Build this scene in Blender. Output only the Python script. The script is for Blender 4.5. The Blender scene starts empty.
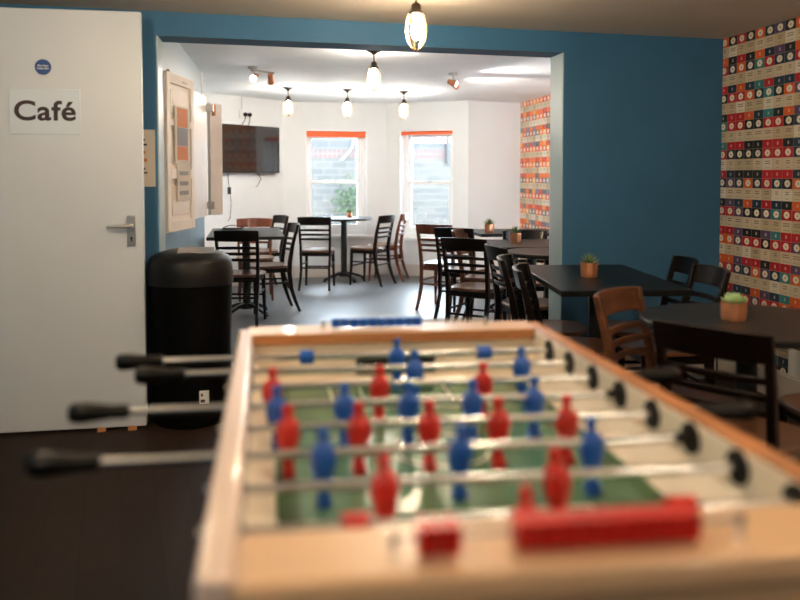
import bpy, math, random
from mathutils import Vector, Matrix
random.seed(7)
S = bpy.context.scene
COL = S.collection
PI = math.pi
sin, cos = math.sin, math.cos

# ------------------------------------------------------------------ materials
def ntree(name):
    m = bpy.data.materials.new(name); m.use_nodes = True
    nt = m.node_tree
    return m, nt, nt.nodes['Principled BSDF']

def setp(b, **k):
    for n, v in k.items():
        b.inputs[n].default_value = v

def mat(name, col, rough=.5, metal=0, var=0, scale=8, bump=0, coat=0, stretch=(1, 1, 1), col2=None, spec=.5):
    m, nt, b = ntree(name)
    setp(b, **{'Base Color': (*col, 1), 'Roughness': rough, 'Metallic': metal, 'Coat Weight': coat, 'Coat Roughness': .12,
               'Specular IOR Level': spec})
    if var or bump or col2:
        tc = nt.nodes.new('ShaderNodeTexCoord'); mp = nt.nodes.new('ShaderNodeMapping')
        mp.inputs['Scale'].default_value = stretch
        nz = nt.nodes.new('ShaderNodeTexNoise'); nz.inputs['Scale'].default_value = scale; nz.inputs['Detail'].default_value = 5
        nt.links.new(tc.outputs['Object'], mp.inputs['Vector']); nt.links.new(mp.outputs['Vector'], nz.inputs['Vector'])
        if var or col2:
            r = nt.nodes.new('ShaderNodeValToRGB')
            c2 = col2 if col2 else tuple(c * (1 + var) for c in col)
            c1 = col if col2 else tuple(c * (1 - var) for c in col)
            r.color_ramp.elements[0].color = (*c1, 1); r.color_ramp.elements[1].color = (*c2, 1)
            r.color_ramp.elements[0].position = .35; r.color_ramp.elements[1].position = .65
            nt.links.new(nz.outputs['Fac'], r.inputs['Fac']); nt.links.new(r.outputs['Color'], b.inputs['Base Color'])
        if bump:
            bp = nt.nodes.new('ShaderNodeBump'); bp.inputs['Strength'].default_value = bump; bp.inputs['Distance'].default_value = .004
            nt.links.new(nz.outputs['Fac'], bp.inputs['Height']); nt.links.new(bp.outputs['Normal'], b.inputs['Normal'])
    return m

def emis(name, col, strength):
    m, nt, b = ntree(name)
    setp(b, **{'Base Color': (0, 0, 0, 1), 'Emission Color': (*col, 1), 'Emission Strength': strength, 'Roughness': 1})
    return m

class NG:
    """small expression helper for node maths"""
    def __init__(s, nt): s.nt = nt
    def m(s, op, a, b=None, c=None):
        n = s.nt.nodes.new('ShaderNodeMath'); n.operation = op
        for i, v in enumerate((a, b, c)):
            if v is None: continue
            if isinstance(v, (int, float)): n.inputs[i].default_value = v
            else: s.nt.links.new(v, n.inputs[i])
        return n.outputs[0]
    def mix(s, f, a, b):
        n = s.nt.nodes.new('ShaderNodeMix'); n.data_type = 'RGBA'
        if isinstance(f, (int, float)): n.inputs[0].default_value = f
        else: s.nt.links.new(f, n.inputs[0])
        for i, v in ((6, a), (7, b)):
            if isinstance(v, tuple): n.inputs[i].default_value = (*v, 1)
            else: s.nt.links.new(v, n.inputs[i])
        return n.outputs[2]
    def ramp(s, f, stops, const=True):
        n = s.nt.nodes.new('ShaderNodeValToRGB'); cr = n.color_ramp
        if const: cr.interpolation = 'CONSTANT'
        while len(cr.elements) < len(stops): cr.elements.new(.5)
        for e, (p, c) in zip(cr.elements, stops): e.position = p; e.color = (*c, 1)
        s.nt.links.new(f, n.inputs[0]); return n.outputs[0]

def wallpaper(name, ztop, per, cw, palette):
    m, nt, b = ntree(name); g = NG(nt)
    tc = nt.nodes.new('ShaderNodeTexCoord'); sp = nt.nodes.new('ShaderNodeSeparateXYZ')
    nt.links.new(tc.outputs['Object'], sp.inputs[0])
    Y, Z = sp.outputs[1], sp.outputs[2]
    v = g.m('DIVIDE', g.m('SUBTRACT', ztop, Z), per); u = g.m('DIVIDE', Y, cw)
    row, col = g.m('FLOOR', v), g.m('FLOOR', u); fv, fu = g.m('FRACT', v), g.m('FRACT', u)
    cx = nt.nodes.new('ShaderNodeCombineXYZ'); nt.links.new(row, cx.inputs[0]); nt.links.new(col, cx.inputs[1])
    wn = nt.nodes.new('ShaderNodeTexWhiteNoise'); wn.noise_dimensions = '2D'; nt.links.new(cx.outputs[0], wn.inputs['Vector'])
    sw = nt.nodes.new('ShaderNodeSeparateColor'); nt.links.new(wn.outputs['Color'], sw.inputs[0])
    solid = g.ramp(sw.outputs[0], palette)
    cream = g.ramp(sw.outputs[1], [(0, (.60, .50, .36)), (.3, (.50, .40, .26)), (.5, (.68, .62, .52)), (.75, (.56, .47, .33))])
    # oval label in the upper band
    du = g.m('DIVIDE', g.m('SUBTRACT', fu, .5), .27); dv = g.m('DIVIDE', g.m('SUBTRACT', fv, .17), .115)
    r2 = g.m('ADD', g.m('POWER', g.m('ABSOLUTE', du), 2), g.m('POWER', g.m('ABSOLUTE', dv), 2))
    oval = g.m('LESS_THAN', r2, 1)
    core = g.m('LESS_THAN', r2, .07)
    # small pale mark in the lower band
    mu = g.m('LESS_THAN', g.m('ABSOLUTE', g.m('SUBTRACT', fu, .5)), .07); mv = g.m('LESS_THAN', g.m('ABSOLUTE', g.m('SUBTRACT', fv, .865)), .05)
    mark = g.m('MULTIPLY', mu, mv)
    # lines of dark writing in the cream band
    tl = g.m('LESS_THAN', g.m('FRACT', g.m('MULTIPLY', fv, 14)), .42)
    w = g.m('LESS_THAN', g.m('ABSOLUTE', g.m('SUBTRACT', fu, .5)), g.m('MULTIPLY_ADD', sw.outputs[2], .22, .12))
    a1 = g.m('MULTIPLY', g.m('GREATER_THAN', fv, .42), g.m('LESS_THAN', fv, .56))
    a2 = g.m('MULTIPLY', g.m('GREATER_THAN', fv, .64), g.m('LESS_THAN', fv, .67))
    txt = g.m('MULTIPLY', g.m('MULTIPLY', tl, w), g.m('MAXIMUM', a1, g.m('MULTIPLY', a2, .5)))
    top = g.m('LESS_THAN', fv, .34); bot = g.m('GREATER_THAN', fv, .73)
    c_top = g.mix(core, g.mix(oval, solid, (.78, .71, .58)), (.38, .30, .20))
    c_mid = g.mix(g.m('MULTIPLY', txt, .75), cream, (.10, .08, .06))
    c_bot = g.mix(g.m('MULTIPLY', mark, .6), solid, (.7, .6, .5))
    c = g.mix(top, c_mid, c_top); c = g.mix(bot, c, c_bot)
    gap = g.m('MAXIMUM', g.m('LESS_THAN', fu, .03), g.m('LESS_THAN', fv, .014))
    c = g.mix(g.m('MULTIPLY', gap, .7), c, (.45, .33, .22))
    nt.links.new(c, b.inputs['Base Color']); setp(b, Roughness=.55)
    return m

RED, NAVY, BLK, ORG, TEAL, PUR = (.50, .012, .022), (.012, .035, .07), (.010, .012, .014), (.70, .11, .015), (.03, .22, .24), (.10, .06, .14)
M = {}
M['paper_front'] = wallpaper('book cover wallpaper', 2.102, .1735, .0885,
    [(0, RED), (.40, NAVY), (.58, BLK), (.72, ORG), (.88, TEAL), (.95, PUR)])
M['paper_back'] = wallpaper('overlit book cover wallpaper', 2.15, .185, .115,
    [(0, (.80, .17, .03)), (.42, (.10, .12, .15)), (.62, (.60, .06, .05)), (.78, (.85, .32, .04)), (.9, (.16, .2, .28))])  # front paper's colours, with overexposure and haze put into the palette
M['teal'] = mat('teal wall paint', (.026, .125, .255), .65, var=.05, scale=3, bump=.05)
M['jamb'] = mat('pale blue gloss paint', (.32, .43, .47), .35)
M['white_wall'] = mat('off white wall paint', (.72, .73, .725), .7, var=.015, scale=3)
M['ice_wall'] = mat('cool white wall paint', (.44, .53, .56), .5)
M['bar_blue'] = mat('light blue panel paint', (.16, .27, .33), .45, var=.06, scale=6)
M['ceil'] = mat('cream ceiling paint', (.66, .58, .49), .8, var=.02, scale=4)
M['ceil_back'] = mat('white ceiling paint', (.84, .87, .88), .8, var=.02, scale=4)
M['white_gloss'] = mat('white gloss paint', (.86, .87, .87), .3)
M['skirt'] = mat('cream skirting paint', (.62, .56, .50), .4)
M['door'] = mat('white door paint', (.62, .67, .74), .4, var=.02, scale=2)
M['door_edge'] = mat('door edge paint', (.66, .60, .52), .45)
M['hatchwood'] = mat('cream painted shutter', (.84, .76, .68), .4, var=.04, scale=5)
M['darkwood'] = mat('espresso stained beech', (.005, .0022, .0016), .33, spec=.22, var=.35, scale=14, stretch=(1, 1, .25), coat=.05)
M['redwood'] = mat('reddish brown stained beech', (.13, .035, .014), .28, spec=.22, var=.35, scale=14, stretch=(1, 1, .25), coat=.3)
M['walnut'] = mat('worn walnut stained beech', (.095, .036, .015), .38, spec=.22, var=.4, scale=14, stretch=(.3, 1, 1), coat=.1)
M['seatwood'] = mat('polished brown seat', (.13, .055, .026), .3, var=.12, scale=10, stretch=(1, .25, 1), coat=.3)
M['tabletop'] = mat('dark wood laminate', (.005, .006, .006), .4, spec=.15, var=.5, scale=9, stretch=(1, .15, 1), bump=.15)
M['greytop'] = mat('charcoal laminate', (.014, .014, .015), .38, spec=.22, var=.25, scale=9, bump=.1)
M['edge'] = mat('black table edge', (.01, .01, .01), .4, spec=.22)
M['iron'] = mat('black cast iron', (.009, .009, .009), .38, spec=.22, var=.3, scale=30)
M['beech'] = mat('honey beech', (.66, .43, .26), .3, var=.10, scale=5, stretch=(.15, 2, 1), coat=.35)
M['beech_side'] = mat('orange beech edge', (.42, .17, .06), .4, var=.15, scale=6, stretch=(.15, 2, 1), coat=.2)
M['rail_glare'] = mat('varnished rail with glare', (.78, .62, .54), .25, var=.05, scale=4, stretch=(2, .2, 1), coat=.6)  # window glare on the left rail is mixed into this pale colour
M['cream'] = mat('cream laminate', (.84, .75, .62), .4, var=.03, scale=4)
M['field_green'] = mat('green playing field', (.05, .15, .075), .25, col2=(.11, .22, .14), scale=5, coat=.3)
M['field_dark'] = mat('dark green field border', (.015, .085, .025), .35)
M['field_line'] = mat('white field marking', (.62, .66, .58), .35)
M['chrome'] = mat('chromed steel', (.62, .64, .66), .2, 1)
M['steel'] = mat('brushed steel', (.55, .54, .53), .32, 1, var=.06, scale=20)
M['black_rub'] = mat('black rubber', (.008, .008, .008), .5, spec=.22)
M['black_gloss'] = mat('black plastic', (.006, .006, .007), .22)
M['grip'] = mat('black moulded handle', (.004, .004, .004), .3, spec=.22)
M['red_pl'] = mat('red plastic', (.52, .012, .008), .35)
M['blue_pl'] = mat('blue plastic', (.006, .085, .42), .35)
M['copper'] = mat('copper pot', (.86, .38, .20), .3, .75, var=.1, scale=20)
M['soil'] = mat('dark potting soil', (.03, .02, .012), .9, var=.3, scale=60)
M['leaf'] = mat('green spiky leaf', (.10, .17, .05), .45, col2=(.20, .26, .09), scale=20)
M['leaf_pale'] = mat('pale succulent leaf', (.28, .50, .16), .4, col2=(.55, .72, .42), scale=25)
M['bronze'] = mat('dark bronze', (.05, .035, .025), .35, .8)
M['brass'] = mat('aged brass', (.38, .25, .12), .3, 1)
M['orange'] = mat('orange roller blind', (.85, .13, .02), .55)
M['screen'] = mat('switched off screen', (.008, .006, .006), .04, coat=1)
M['paper'] = mat('cream paper', (.66, .60, .52), .7)
M['paperw'] = mat('white paper', (.72, .72, .71), .6)
M['ink'] = mat('dark ink', (.03, .012, .02), .6)
M['ink_o'] = mat('orange ink', (.62, .20, .06), .6)
M['ink_g'] = mat('grey blue ink', (.22, .22, .26), .6)
M['signblue'] = mat('blue disc', (.01, .06, .24), .4)
M['signwhite'] = mat('white sign plate', (.66, .74, .84), .25, coat=.4)
M['bin'] = mat('black bin plastic', (.001, .001, .001), .6, spec=.1, bump=.1, scale=60)
M['binlid'] = mat('dark grey bin lid', (.010, .010, .0105), .4, spec=.22, bump=.08, scale=40)
M['bulb'] = emis('glowing filament bulb', (1, .79, .54), 350)
M['bulb_dim'] = emis('glowing dimmer bulb', (1, .90, .77), 165)
M['bulb_cool'] = emis('glowing spot bulb', (.85, .93, 1), 30)
M['hose'] = mat('pale hose', (.30, .32, .32), .5)
M['ivy'] = mat('dull green foliage', (.022, .030, .018), .9, var=.3, scale=20, spec=.05)
M['kitchen_gloom'] = mat('painted kitchen gloom', (.03, .03, .035), .8)

m, nt, b = ntree('clear glass'); g = NG(nt)
tr = nt.nodes.new('ShaderNodeBsdfTransparent'); gl = nt.nodes.new('ShaderNodeBsdfGlossy'); gl.inputs['Roughness'].default_value = .02
fr = nt.nodes.new('ShaderNodeFresnel'); fr.inputs['IOR'].default_value = 1.45
ms = nt.nodes.new('ShaderNodeMixShader'); nt.links.new(fr.outputs[0], ms.inputs[0]); nt.links.new(tr.outputs[0], ms.inputs[1]); nt.links.new(gl.outputs[0], ms.inputs[2])
nt.links.new(ms.outputs[0], nt.nodes['Material Output'].inputs['Surface']); M['glass'] = m

# plank floor
m, nt, b = ntree('dark plank floor'); g = NG(nt)
tc = nt.nodes.new('ShaderNodeTexCoord'); mp = nt.nodes.new('ShaderNodeMapping'); mp.inputs['Rotation'].default_value = (0, 0, PI / 2 - .18)
br = nt.nodes.new('ShaderNodeTexBrick'); br.offset = .37
for k, v in (('Scale', 1), ('Brick Width', 1.3), ('Row Height', .13), ('Mortar Size', .0022), ('Mortar Smooth', .1)): br.inputs[k].default_value = v
br.inputs['Color1'].default_value = (.022, .013, .009, 1); br.inputs['Color2'].default_value = (.032, .020, .014, 1); br.inputs['Mortar'].default_value = (.014, .009, .007, 1)
nt.links.new(tc.outputs['Object'], mp.inputs['Vector']); nt.links.new(mp.outputs[0], br.inputs['Vector'])
nz = nt.nodes.new('ShaderNodeTexNoise'); nz.inputs['Scale'].default_value = 6; nz.inputs['Detail'].default_value = 8
mp2 = nt.nodes.new('ShaderNodeMapping'); mp2.inputs['Scale'].default_value = (6, .6, 1); mp2.inputs['Rotation'].default_value = (0, 0, .18)
nt.links.new(tc.outputs['Object'], mp2.inputs['Vector']); nt.links.new(mp2.outputs[0], nz.inputs['Vector'])
c = g.mix(g.m('MULTIPLY', nz.outputs['Fac'], .8), br.outputs['Color'], (.015, .009, .007)); nt.links.new(c, b.inputs['Base Color']); setp(b, Roughness=.6); b.inputs['Specular IOR Level'].default_value = .15
M['planks'] = m
# grey vinyl tiles
m, nt, b = ntree('grey floor tiles'); g = NG(nt)
tc = nt.nodes.new('ShaderNodeTexCoord')
br = nt.nodes.new('ShaderNodeTexBrick'); br.offset = .5
for k, v in (('Scale', 1), ('Brick Width', .62), ('Row Height', .31), ('Mortar Size', .003), ('Mortar Smooth', .3)): br.inputs[k].default_value = v
br.inputs['Color1'].default_value = (.11, .12, .13, 1); br.inputs['Color2'].default_value = (.14, .15, .16, 1); br.inputs['Mortar'].default_value = (.10, .10, .10, 1)
mp = nt.nodes.new('ShaderNodeMapping'); mp.inputs['Rotation'].default_value = (0, 0, PI / 2)
nt.links.new(tc.outputs['Object'], mp.inputs['Vector']); nt.links.new(mp.outputs[0], br.inputs['Vector'])
nz = nt.nodes.new('ShaderNodeTexNoise'); nz.inputs['Scale'].default_value = 5; nz.inputs['Detail'].default_value = 8
nt.links.new(tc.outputs['Object'], nz.inputs['Vector'])
c = g.mix(g.m('MULTIPLY', nz.outputs['Fac'], .6), br.outputs['Color'], (.09, .095, .10)); nt.links.new(c, b.inputs['Base Color']); setp(b, Roughness=.36)
M['tiles'] = m
# outdoor brick wall
m, nt, b = ntree('pale outdoor brick'); g = NG(nt)
tc = nt.nodes.new('ShaderNodeTexCoord'); sp = nt.nodes.new('ShaderNodeSeparateXYZ'); nt.links.new(tc.outputs['Object'], sp.inputs[0])
cb = nt.nodes.new('ShaderNodeCombineXYZ'); nt.links.new(sp.outputs[0], cb.inputs[0]); nt.links.new(sp.outputs[2], cb.inputs[1])
def brick(w, h, c1, c2, mo, off=.5):
    br = nt.nodes.new('ShaderNodeTexBrick'); br.offset = off
    for k, v in (('Scale', 1), ('Brick Width', w), ('Row Height', h), ('Mortar Size', .011), ('Mortar Smooth', .2), ('Bias', 0)): br.inputs[k].default_value = v
    br.inputs['Color1'].default_value = (*c1, 1); br.inputs['Color2'].default_value = (*c2, 1); br.inputs['Mortar'].default_value = (*mo, 1)
    nt.links.new(cb.outputs[0], br.inputs['Vector']); return br.outputs['Color']
low = brick(.26, .105, (0.0207, 0.0176, 0.0135), (0.0088, 0.0088, 0.0078), (0.0259, 0.0238, 0.0207))
sold = brick(.075, .2, (0.0269, 0.0088, 0.0057), (0.0197, 0.0088, 0.0062), (0.0249, 0.0217, 0.0197), 0)
slab = brick(.5, .13, (0.0145, 0.0135, 0.0125), (0.0094, 0.0099, 0.0104), (0.0217, 0.0207, 0.0197))
nz = nt.nodes.new('ShaderNodeTexNoise'); nz.inputs['Scale'].default_value = 3; nz.inputs['Detail'].default_value = 6
nt.links.new(tc.outputs['Object'], nz.inputs['Vector'])
low = g.mix(g.m('MULTIPLY', nz.outputs['Fac'], .35), low, (0.0187, 0.0173, 0.0158))
z = sp.outputs[2]
c = g.mix(g.m('GREATER_THAN', z, 1.53), low, sold); c = g.mix(g.m('GREATER_THAN', z, 1.67), c, slab)
nt.links.new(c, b.inputs['Base Color']); setp(b, Roughness=.9)
M['brick'] = m

# ------------------------------------------------------------------ mesh helpers
class MB:
    def __init__(s): s.v = []; s.f = []; s.mi = []; s.cur = 0
    def quad(s, a, b, c, d): s.poly([a, b, c, d])
    def poly(s, pts):
        n = len(s.v); s.v += [Vector(p) for p in pts]; s.f.append(tuple(range(n, n + len(pts)))); s.mi.append(s.cur)
    def raw(s, vs, fs):
        n = len(s.v); s.v += [Vector(p) for p in vs]
        for f in fs: s.f.append(tuple(i + n for i in f)); s.mi.append(s.cur)
    def box(s, x0, x1, y0, y1, z0, z1, M_=None):
        p = [Vector((x, y, z)) for z in (z0, z1) for x, y in ((x0, y0), (x1, y0), (x1, y1), (x0, y1))]
        if M_: p = [M_ @ q for q in p]
        s.raw(p, [(3, 2, 1, 0), (4, 5, 6, 7), (0, 1, 5, 4), (1, 2, 6, 5), (2, 3, 7, 6), (3, 0, 4, 7)]); return s
    def ring(s, rings, cap=True, close=False):
        n = len(rings[0]); vs = [p for r in rings for p in r]; fs = []
        R = len(rings)
        for i in range(R if close else R - 1):
            for j in range(n):
                a, b_ = i * n + j, i * n + (j + 1) % n; i2 = (i + 1) % R
                fs.append((a, b_, i2 * n + (j + 1) % n, i2 * n + j))
        if cap and not close:
            fs.append(tuple(reversed(range(n)))); fs.append(tuple(range((R - 1) * n, R * n)))
        s.raw(vs, fs); return s
    def lathe(s, prof, n=24, c=(0, 0, 0), sx=1, sy=1, M_=None):
        rings = []
        for r, z in prof:
            r = max(r, 1e-4)
            ring = [Vector((c[0] + r * sx * cos(2 * PI * k / n), c[1] + r * sy * sin(2 * PI * k / n), c[2] + z)) for k in range(n)]
            if M_: ring = [M_ @ p for p in ring]
            rings.append(ring)
        return s.ring(rings)
    def tube(s, pts, r, n=10, flat=None, close=False):
        """swept tube; r number or list; flat=(w,h) gives a rectangular section with up = Z"""
        pts = [Vector(p) for p in pts]; rings = []; N = len(pts)
        prev = None
        for i, p in enumerate(pts):
            a = pts[(i - 1) % N] if (i or close) else p; b_ = pts[(i + 1) % N] if (i < N - 1 or close) else p
            t = (b_ - a).normalized()
            if prev is None:
                up = Vector((0, 0, 1)) if abs(t.z) < .95 else Vector((1, 0, 0))
                x = t.cross(up).normalized()
            else:
                x = (prev - t * prev.dot(t)).normalized()
            prev = x; y = x.cross(t)
            rr = r[i] if isinstance(r, (list, tuple)) else r
            rings.append([p + x * rr * cos(2 * PI * k / n) + y * rr * sin(2 * PI * k / n) for k in range(n)])
        return s.ring(rings, close=close)
    def cyl(s, a, b_, r, n=16): return s.tube([a, b_], r, n)
    def sweep(s, pts, secs):
        """rectangular sections: secs = list of (half x vector, half y vector)"""
        rings = [[Vector(p) + a * i + b_ * j for i, j in ((-1, -1), (1, -1), (1, 1), (-1, 1))] for p, (a, b_) in zip(pts, secs)]
        return s.ring(rings)
    def build(s, name, mats, parent=None, bevel=0, seg=2, angle=38, loc=None):
        me = bpy.data.meshes.new(name)
        me.from_pydata([tuple(v) for v in s.v], [], s.f)
        if not isinstance(mats, (list, tuple)): mats = [mats]
        for q in mats: me.materials.append(M[q] if isinstance(q, str) else q)
        me.polygons.foreach_set('material_index', s.mi)
        me.polygons.foreach_set('use_smooth', [True] * len(s.f))
        me.update()
        import bmesh
        bm = bmesh.new(); bm.from_mesh(me); bmesh.ops.recalc_face_normals(bm, faces=bm.faces); bm.to_mesh(me); bm.free()
        me.set_sharp_from_angle(angle=math.radians(angle))
        o = bpy.data.objects.new(name, me); COL.objects.link(o)
        if parent: o.parent = parent
        if loc: o.location = loc
        if bevel:
            bv = o.modifiers.new('bevel', 'BEVEL'); bv.width = bevel; bv.segments = seg; bv.limit_method = 'ANGLE'; bv.angle_limit = math.radians(40)
        return o

def thing(name, label, cat, loc=(0, 0, 0), rz=0, group=None):
    o = bpy.data.objects.new(name, None); COL.objects.link(o); o.location = loc; o.rotation_euler = (0, 0, rz)
    o.empty_display_size = .1
    return tag(o, label, cat, group)
def tag(o, label, cat, group=None):
    o['label'] = label; o['category'] = cat
    if group: o['group'] = group
    return o
def struct(o): o['kind'] = 'structure'; return o
def dup(root, loc, rz, label, group=None):
    r = root.copy(); COL.objects.link(r); r.location = loc; r.rotation_euler = (0, 0, rz); r['label'] = label
    if group: r['group'] = group
    for ch in root.children:
        c_ = ch.copy(); COL.objects.link(c_); c_.parent = r
        for g2 in ch.children:
            d = g2.copy(); COL.objects.link(d); d.parent = c_
    return r

def text_obj(name, body, size, material, parent, loc, rot, extrude=.0008, offset=0, align='CENTER', spacing=1):
    cu = bpy.data.curves.new(name, 'FONT'); cu.body = body; cu.size = size; cu.align_x = align; cu.align_y = 'CENTER'
    cu.extrude = extrude; cu.offset = offset; cu.space_character = spacing
    t = bpy.data.objects.new(name, cu); COL.objects.link(t)
    bpy.context.view_layer.update()
    me = bpy.data.meshes.new_from_object(t.evaluated_get(bpy.context.evaluated_depsgraph_get()))
    bpy.data.objects.remove(t)
    o = bpy.data.objects.new(name, me); COL.objects.link(o); me.materials.clear(); me.materials.append(M[material])
    o.parent = parent; o.location = loc; o.rotation_euler = rot
    return o

# ------------------------------------------------------------------ room shell
def wall(name, P, Q, z0, z1, thick, material, holes=()):
    """wall whose inner face runs P->Q; thickness to the left of P->Q"""
    P, Q = Vector((*P, 0)), Vector((*Q, 0)); e = (Q - P); L = e.length; e.normalize(); n = Vector((-e.y, e.x, 0))
    T = Matrix(((e.x, n.x, 0, P.x), (e.y, n.y, 0, P.y), (0, 0, 1, 0), (0, 0, 0, 1)))
    mb = MB(); x = 0
    for (a, b_, za, zb) in sorted(holes):
        mb.box(x, a, 0, thick, z0, z1, T); mb.box(a, b_, 0, thick, z0, za, T); mb.box(a, b_, 0, thick, zb, z1, T); x = b_
    mb.box(x, L, 0, thick, z0, z1, T)
    return struct(mb.build(name, material)), T

HF, HB = 2.10, 2.15
BL, BR = Vector((-.632, 4.222)), Vector((2.82, 4.485))
be = (BR - BL).normalized()
def bw(x, off=0):  # point on the teal wall's front face at world X
    return BL.y + (x - BL.x) * be.y / be.x + off
struct(MB().box(-1.42, 2.94, -1.6, 4.35, -.05, 0).build('floor_front', 'planks'))
mb = MB()
for z in (0, -.05):
    mb.poly([(-1.75, 4.35, z), (3.24, 4.35, z), (3.24, 9.5, z), (2.4, 9.3, z), (1.5, 9.85, z), (.1, 9.75, z), (-1.75, 7.85, z)])
fl = struct(mb.build('floor_back', 'tiles'))
struct(MB().box(-1.42, 2.94, -1.6, 4.5, HF, HF + .05).build('ceiling_front', 'ceil'))
struct(MB().box(-1.75, 3.3, 4.5, 9.95, HB, HB + .05).build('ceiling_back', 'ceil_back'))
wall('wall_left_front', (-1.3, -1.5), (-1.3, 4.35), 0, HF, .12, 'teal')
wall('wall_behind', (2.82, -1.5), (-1.3, -1.5), 0, HF, .12, 'teal')
wall('wall_right_front', (2.82, 4.6), (2.82, -1.5), 0, HF + .05, .12, 'paper_front')
# teal dividing wall : left nib, right pier, beam
def slab(name, x0, x1, z0, z1, material, thick=.2):
    mb = MB()
    p = [(x0, bw(x0)), (x1, bw(x1)), (x1, bw(x1) + thick), (x0, bw(x0) + thick)]
    mb.raw([(x, y, z) for z in (z0, z1) for x, y in p], [(3, 2, 1, 0), (4, 5, 6, 7), (0, 1, 5, 4), (1, 2, 6, 5), (2, 3, 7, 6), (3, 0, 4, 7)])
    return struct(mb.build(name, material))
slab('wall_divider_left', -1.42, -.555, 0, HB, 'teal')
slab('wall_divider_right', 1.742, 2.94, 0, HB, 'teal')
slab('wall_divider_beam', -.555, 1.742, 1.975, HB, 'teal')
slab('trim_1', -.555, -.548, 0, 1.975, 'jamb')
slab('trim_2', 1.735, 1.742, 0, 1.975, 'jamb')
# left wall of the back room with the serving hatch
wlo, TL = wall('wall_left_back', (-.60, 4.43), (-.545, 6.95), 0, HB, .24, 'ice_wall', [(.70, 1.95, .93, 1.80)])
struct(MB().box(-.80, -.78, 5.0, 6.5, .8, 1.9).build('kitchen_gloom_board', 'kitchen_gloom'))  # dark board, its colour stands for the gloom beyond the hatch
struct(MB().box(.01, 2.525, -.015, 0, 0, .90, TL).build('trim_3', 'bar_blue', bevel=.003))
wall('wall_alcove', (-.54, 6.95), (-1.7, 6.95), 0, HB, -.12, 'white_wall')
wall('wall_left_far', (-1.7, 6.95), (-1.7, 7.65), 0, HB, .12, 'white_wall')
A, B, C, D, E_ = (-1.7, 7.65), (.2, 9.55), (1.5, 9.68), (2.4, 9.1), (3.12, 9.3)
wall('wall_television', A, B, 0, HB, .12, 'white_wall')
def seglen(P, Q, x): return (x - P[0]) / (Q[0] - P[0]) * math.dist(P, Q)
h1 = (seglen(B, C, .482), seglen(B, C, 1.245), .50, 1.805)
w1o, T1 = wall('wall_window_left', B, C, 0, HB, .26, 'white_wall', [h1])
h2 = (seglen(C, D, 1.650), seglen(C, D, 2.238), .47, 1.805)
w2o, T2 = wall('wall_window_right', C, D, 0, HB, .26, 'white_wall', [h2])
wall('wall_back_right', D, E_, 0, HB, .12, 'white_wall')
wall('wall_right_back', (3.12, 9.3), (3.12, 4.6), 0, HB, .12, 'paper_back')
# skirtings
def skirting(name, P, Q, h=.13, t=.014, cut=()):
    P, Q = Vector((*P, 0)), Vector((*Q, 0)); e = (Q - P); L = e.length; e.normalize(); n = Vector((-e.y, e.x, 0))
    T = Matrix(((e.x, n.x, 0, P.x), (e.y, n.y, 0, P.y), (0, 0, 1, 0), (0, 0, 0, 1)))
    struct(MB().box(0, L, -t, 0, 0, h, T).box(0, L, -t * .6, 0, h, h + .012, T).build(name, 'skirt'))
skirting('baseboard_television', A, B); skirting('baseboard_window_left', B, C); skirting('baseboard_window_right', C, D)
skirting('baseboard_back_right', D, E_); skirting('baseboard_right_back', (3.12, 9.3), (3.12, 4.7)); skirting('baseboard_right_front', (2.82, 4.45), (2.82, -1.5), .15, .018)
skirting('baseboard_divider', (1.742, bw(1.742)), (2.80, bw(2.80)))

def sash_window(name, T, h, sill_z):
    a, b_, z0, z1 = h
    w = thing(name, None, None); del w['label']; del w['category']; struct(w)
    w.matrix_world = T
    f = MB()      # outer lining and frame, set back in the reveal
    y0, y1 = .13, .20
    f.box(a, a + .055, y0, y1, z0, z1).box(b_ - .055, b_, y0, y1, z0, z1).box(a, b_, y0, y1, z1 - .05, z1).box(a, b_, y0, y1, z0, z0 + .06)
    f.build('window_frame', 'white_gloss', w, bevel=.004)
    zm = z0 + (z1 - z0) * .515
    s1 = MB(); y0, y1 = .165, .195
    s1.box(a + .055, a + .09, y0, y1, zm - .02, z1 - .05).box(b_ - .09, b_ - .055, y0, y1, zm - .02, z1 - .05).box(a + .055, b_ - .055, y0, y1, z1 - .085, z1 - .05).box(a + .055, b_ - .055, y0, y1, zm - .02, zm + .02)
    s1.build('upper_sash', 'white_gloss', w, bevel=.003)
    s2 = MB(); y0, y1 = .132, .162
    s2.box(a + .055, a + .095, y0, y1, z0 + .06, zm + .02).box(b_ - .095, b_ - .055, y0, y1, z0 + .06, zm + .02).box(a + .055, b_ - .055, y0, y1, z0 + .06, z0 + .13).box(a + .055, b_ - .055, y0, y1, zm - .02, zm + .022)
    s2.build('lower_sash', 'white_gloss', w, bevel=.003)
    MB().box(a + .085, b_ - .085, .178, .181, zm, z1 - .07).box(a + .09, b_ - .09, .146, .149, z0 + .12, zm).build('glass_pane', 'glass', w)
    # white painted reveal boards and the sill
    MB().box(a, a + .006, 0, .13, z0, z1).box(b_ - .006, b_, 0, .13, z0, z1).box(a, b_, 0, .13, z1 - .006, z1).build('reveal_board', 'white_gloss', w)
    MB().box(a - .07, b_ + .07, -.035, .0, z0 - .03, z0 + .004).box(a, b_, -.005, .15, z0 - .004, z0 + .004).build('window_sill', 'white_gloss', w, bevel=.004)
    MB().box((a + b_) / 2 - .02, (a + b_) / 2 + .02, .118, .132, zm + .005, zm + .02).build('sash_catch', 'steel', w)
    return w
sash_window('window_1', T1, h1, 0); sash_window('window_2', T2, h2, 0)
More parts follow.
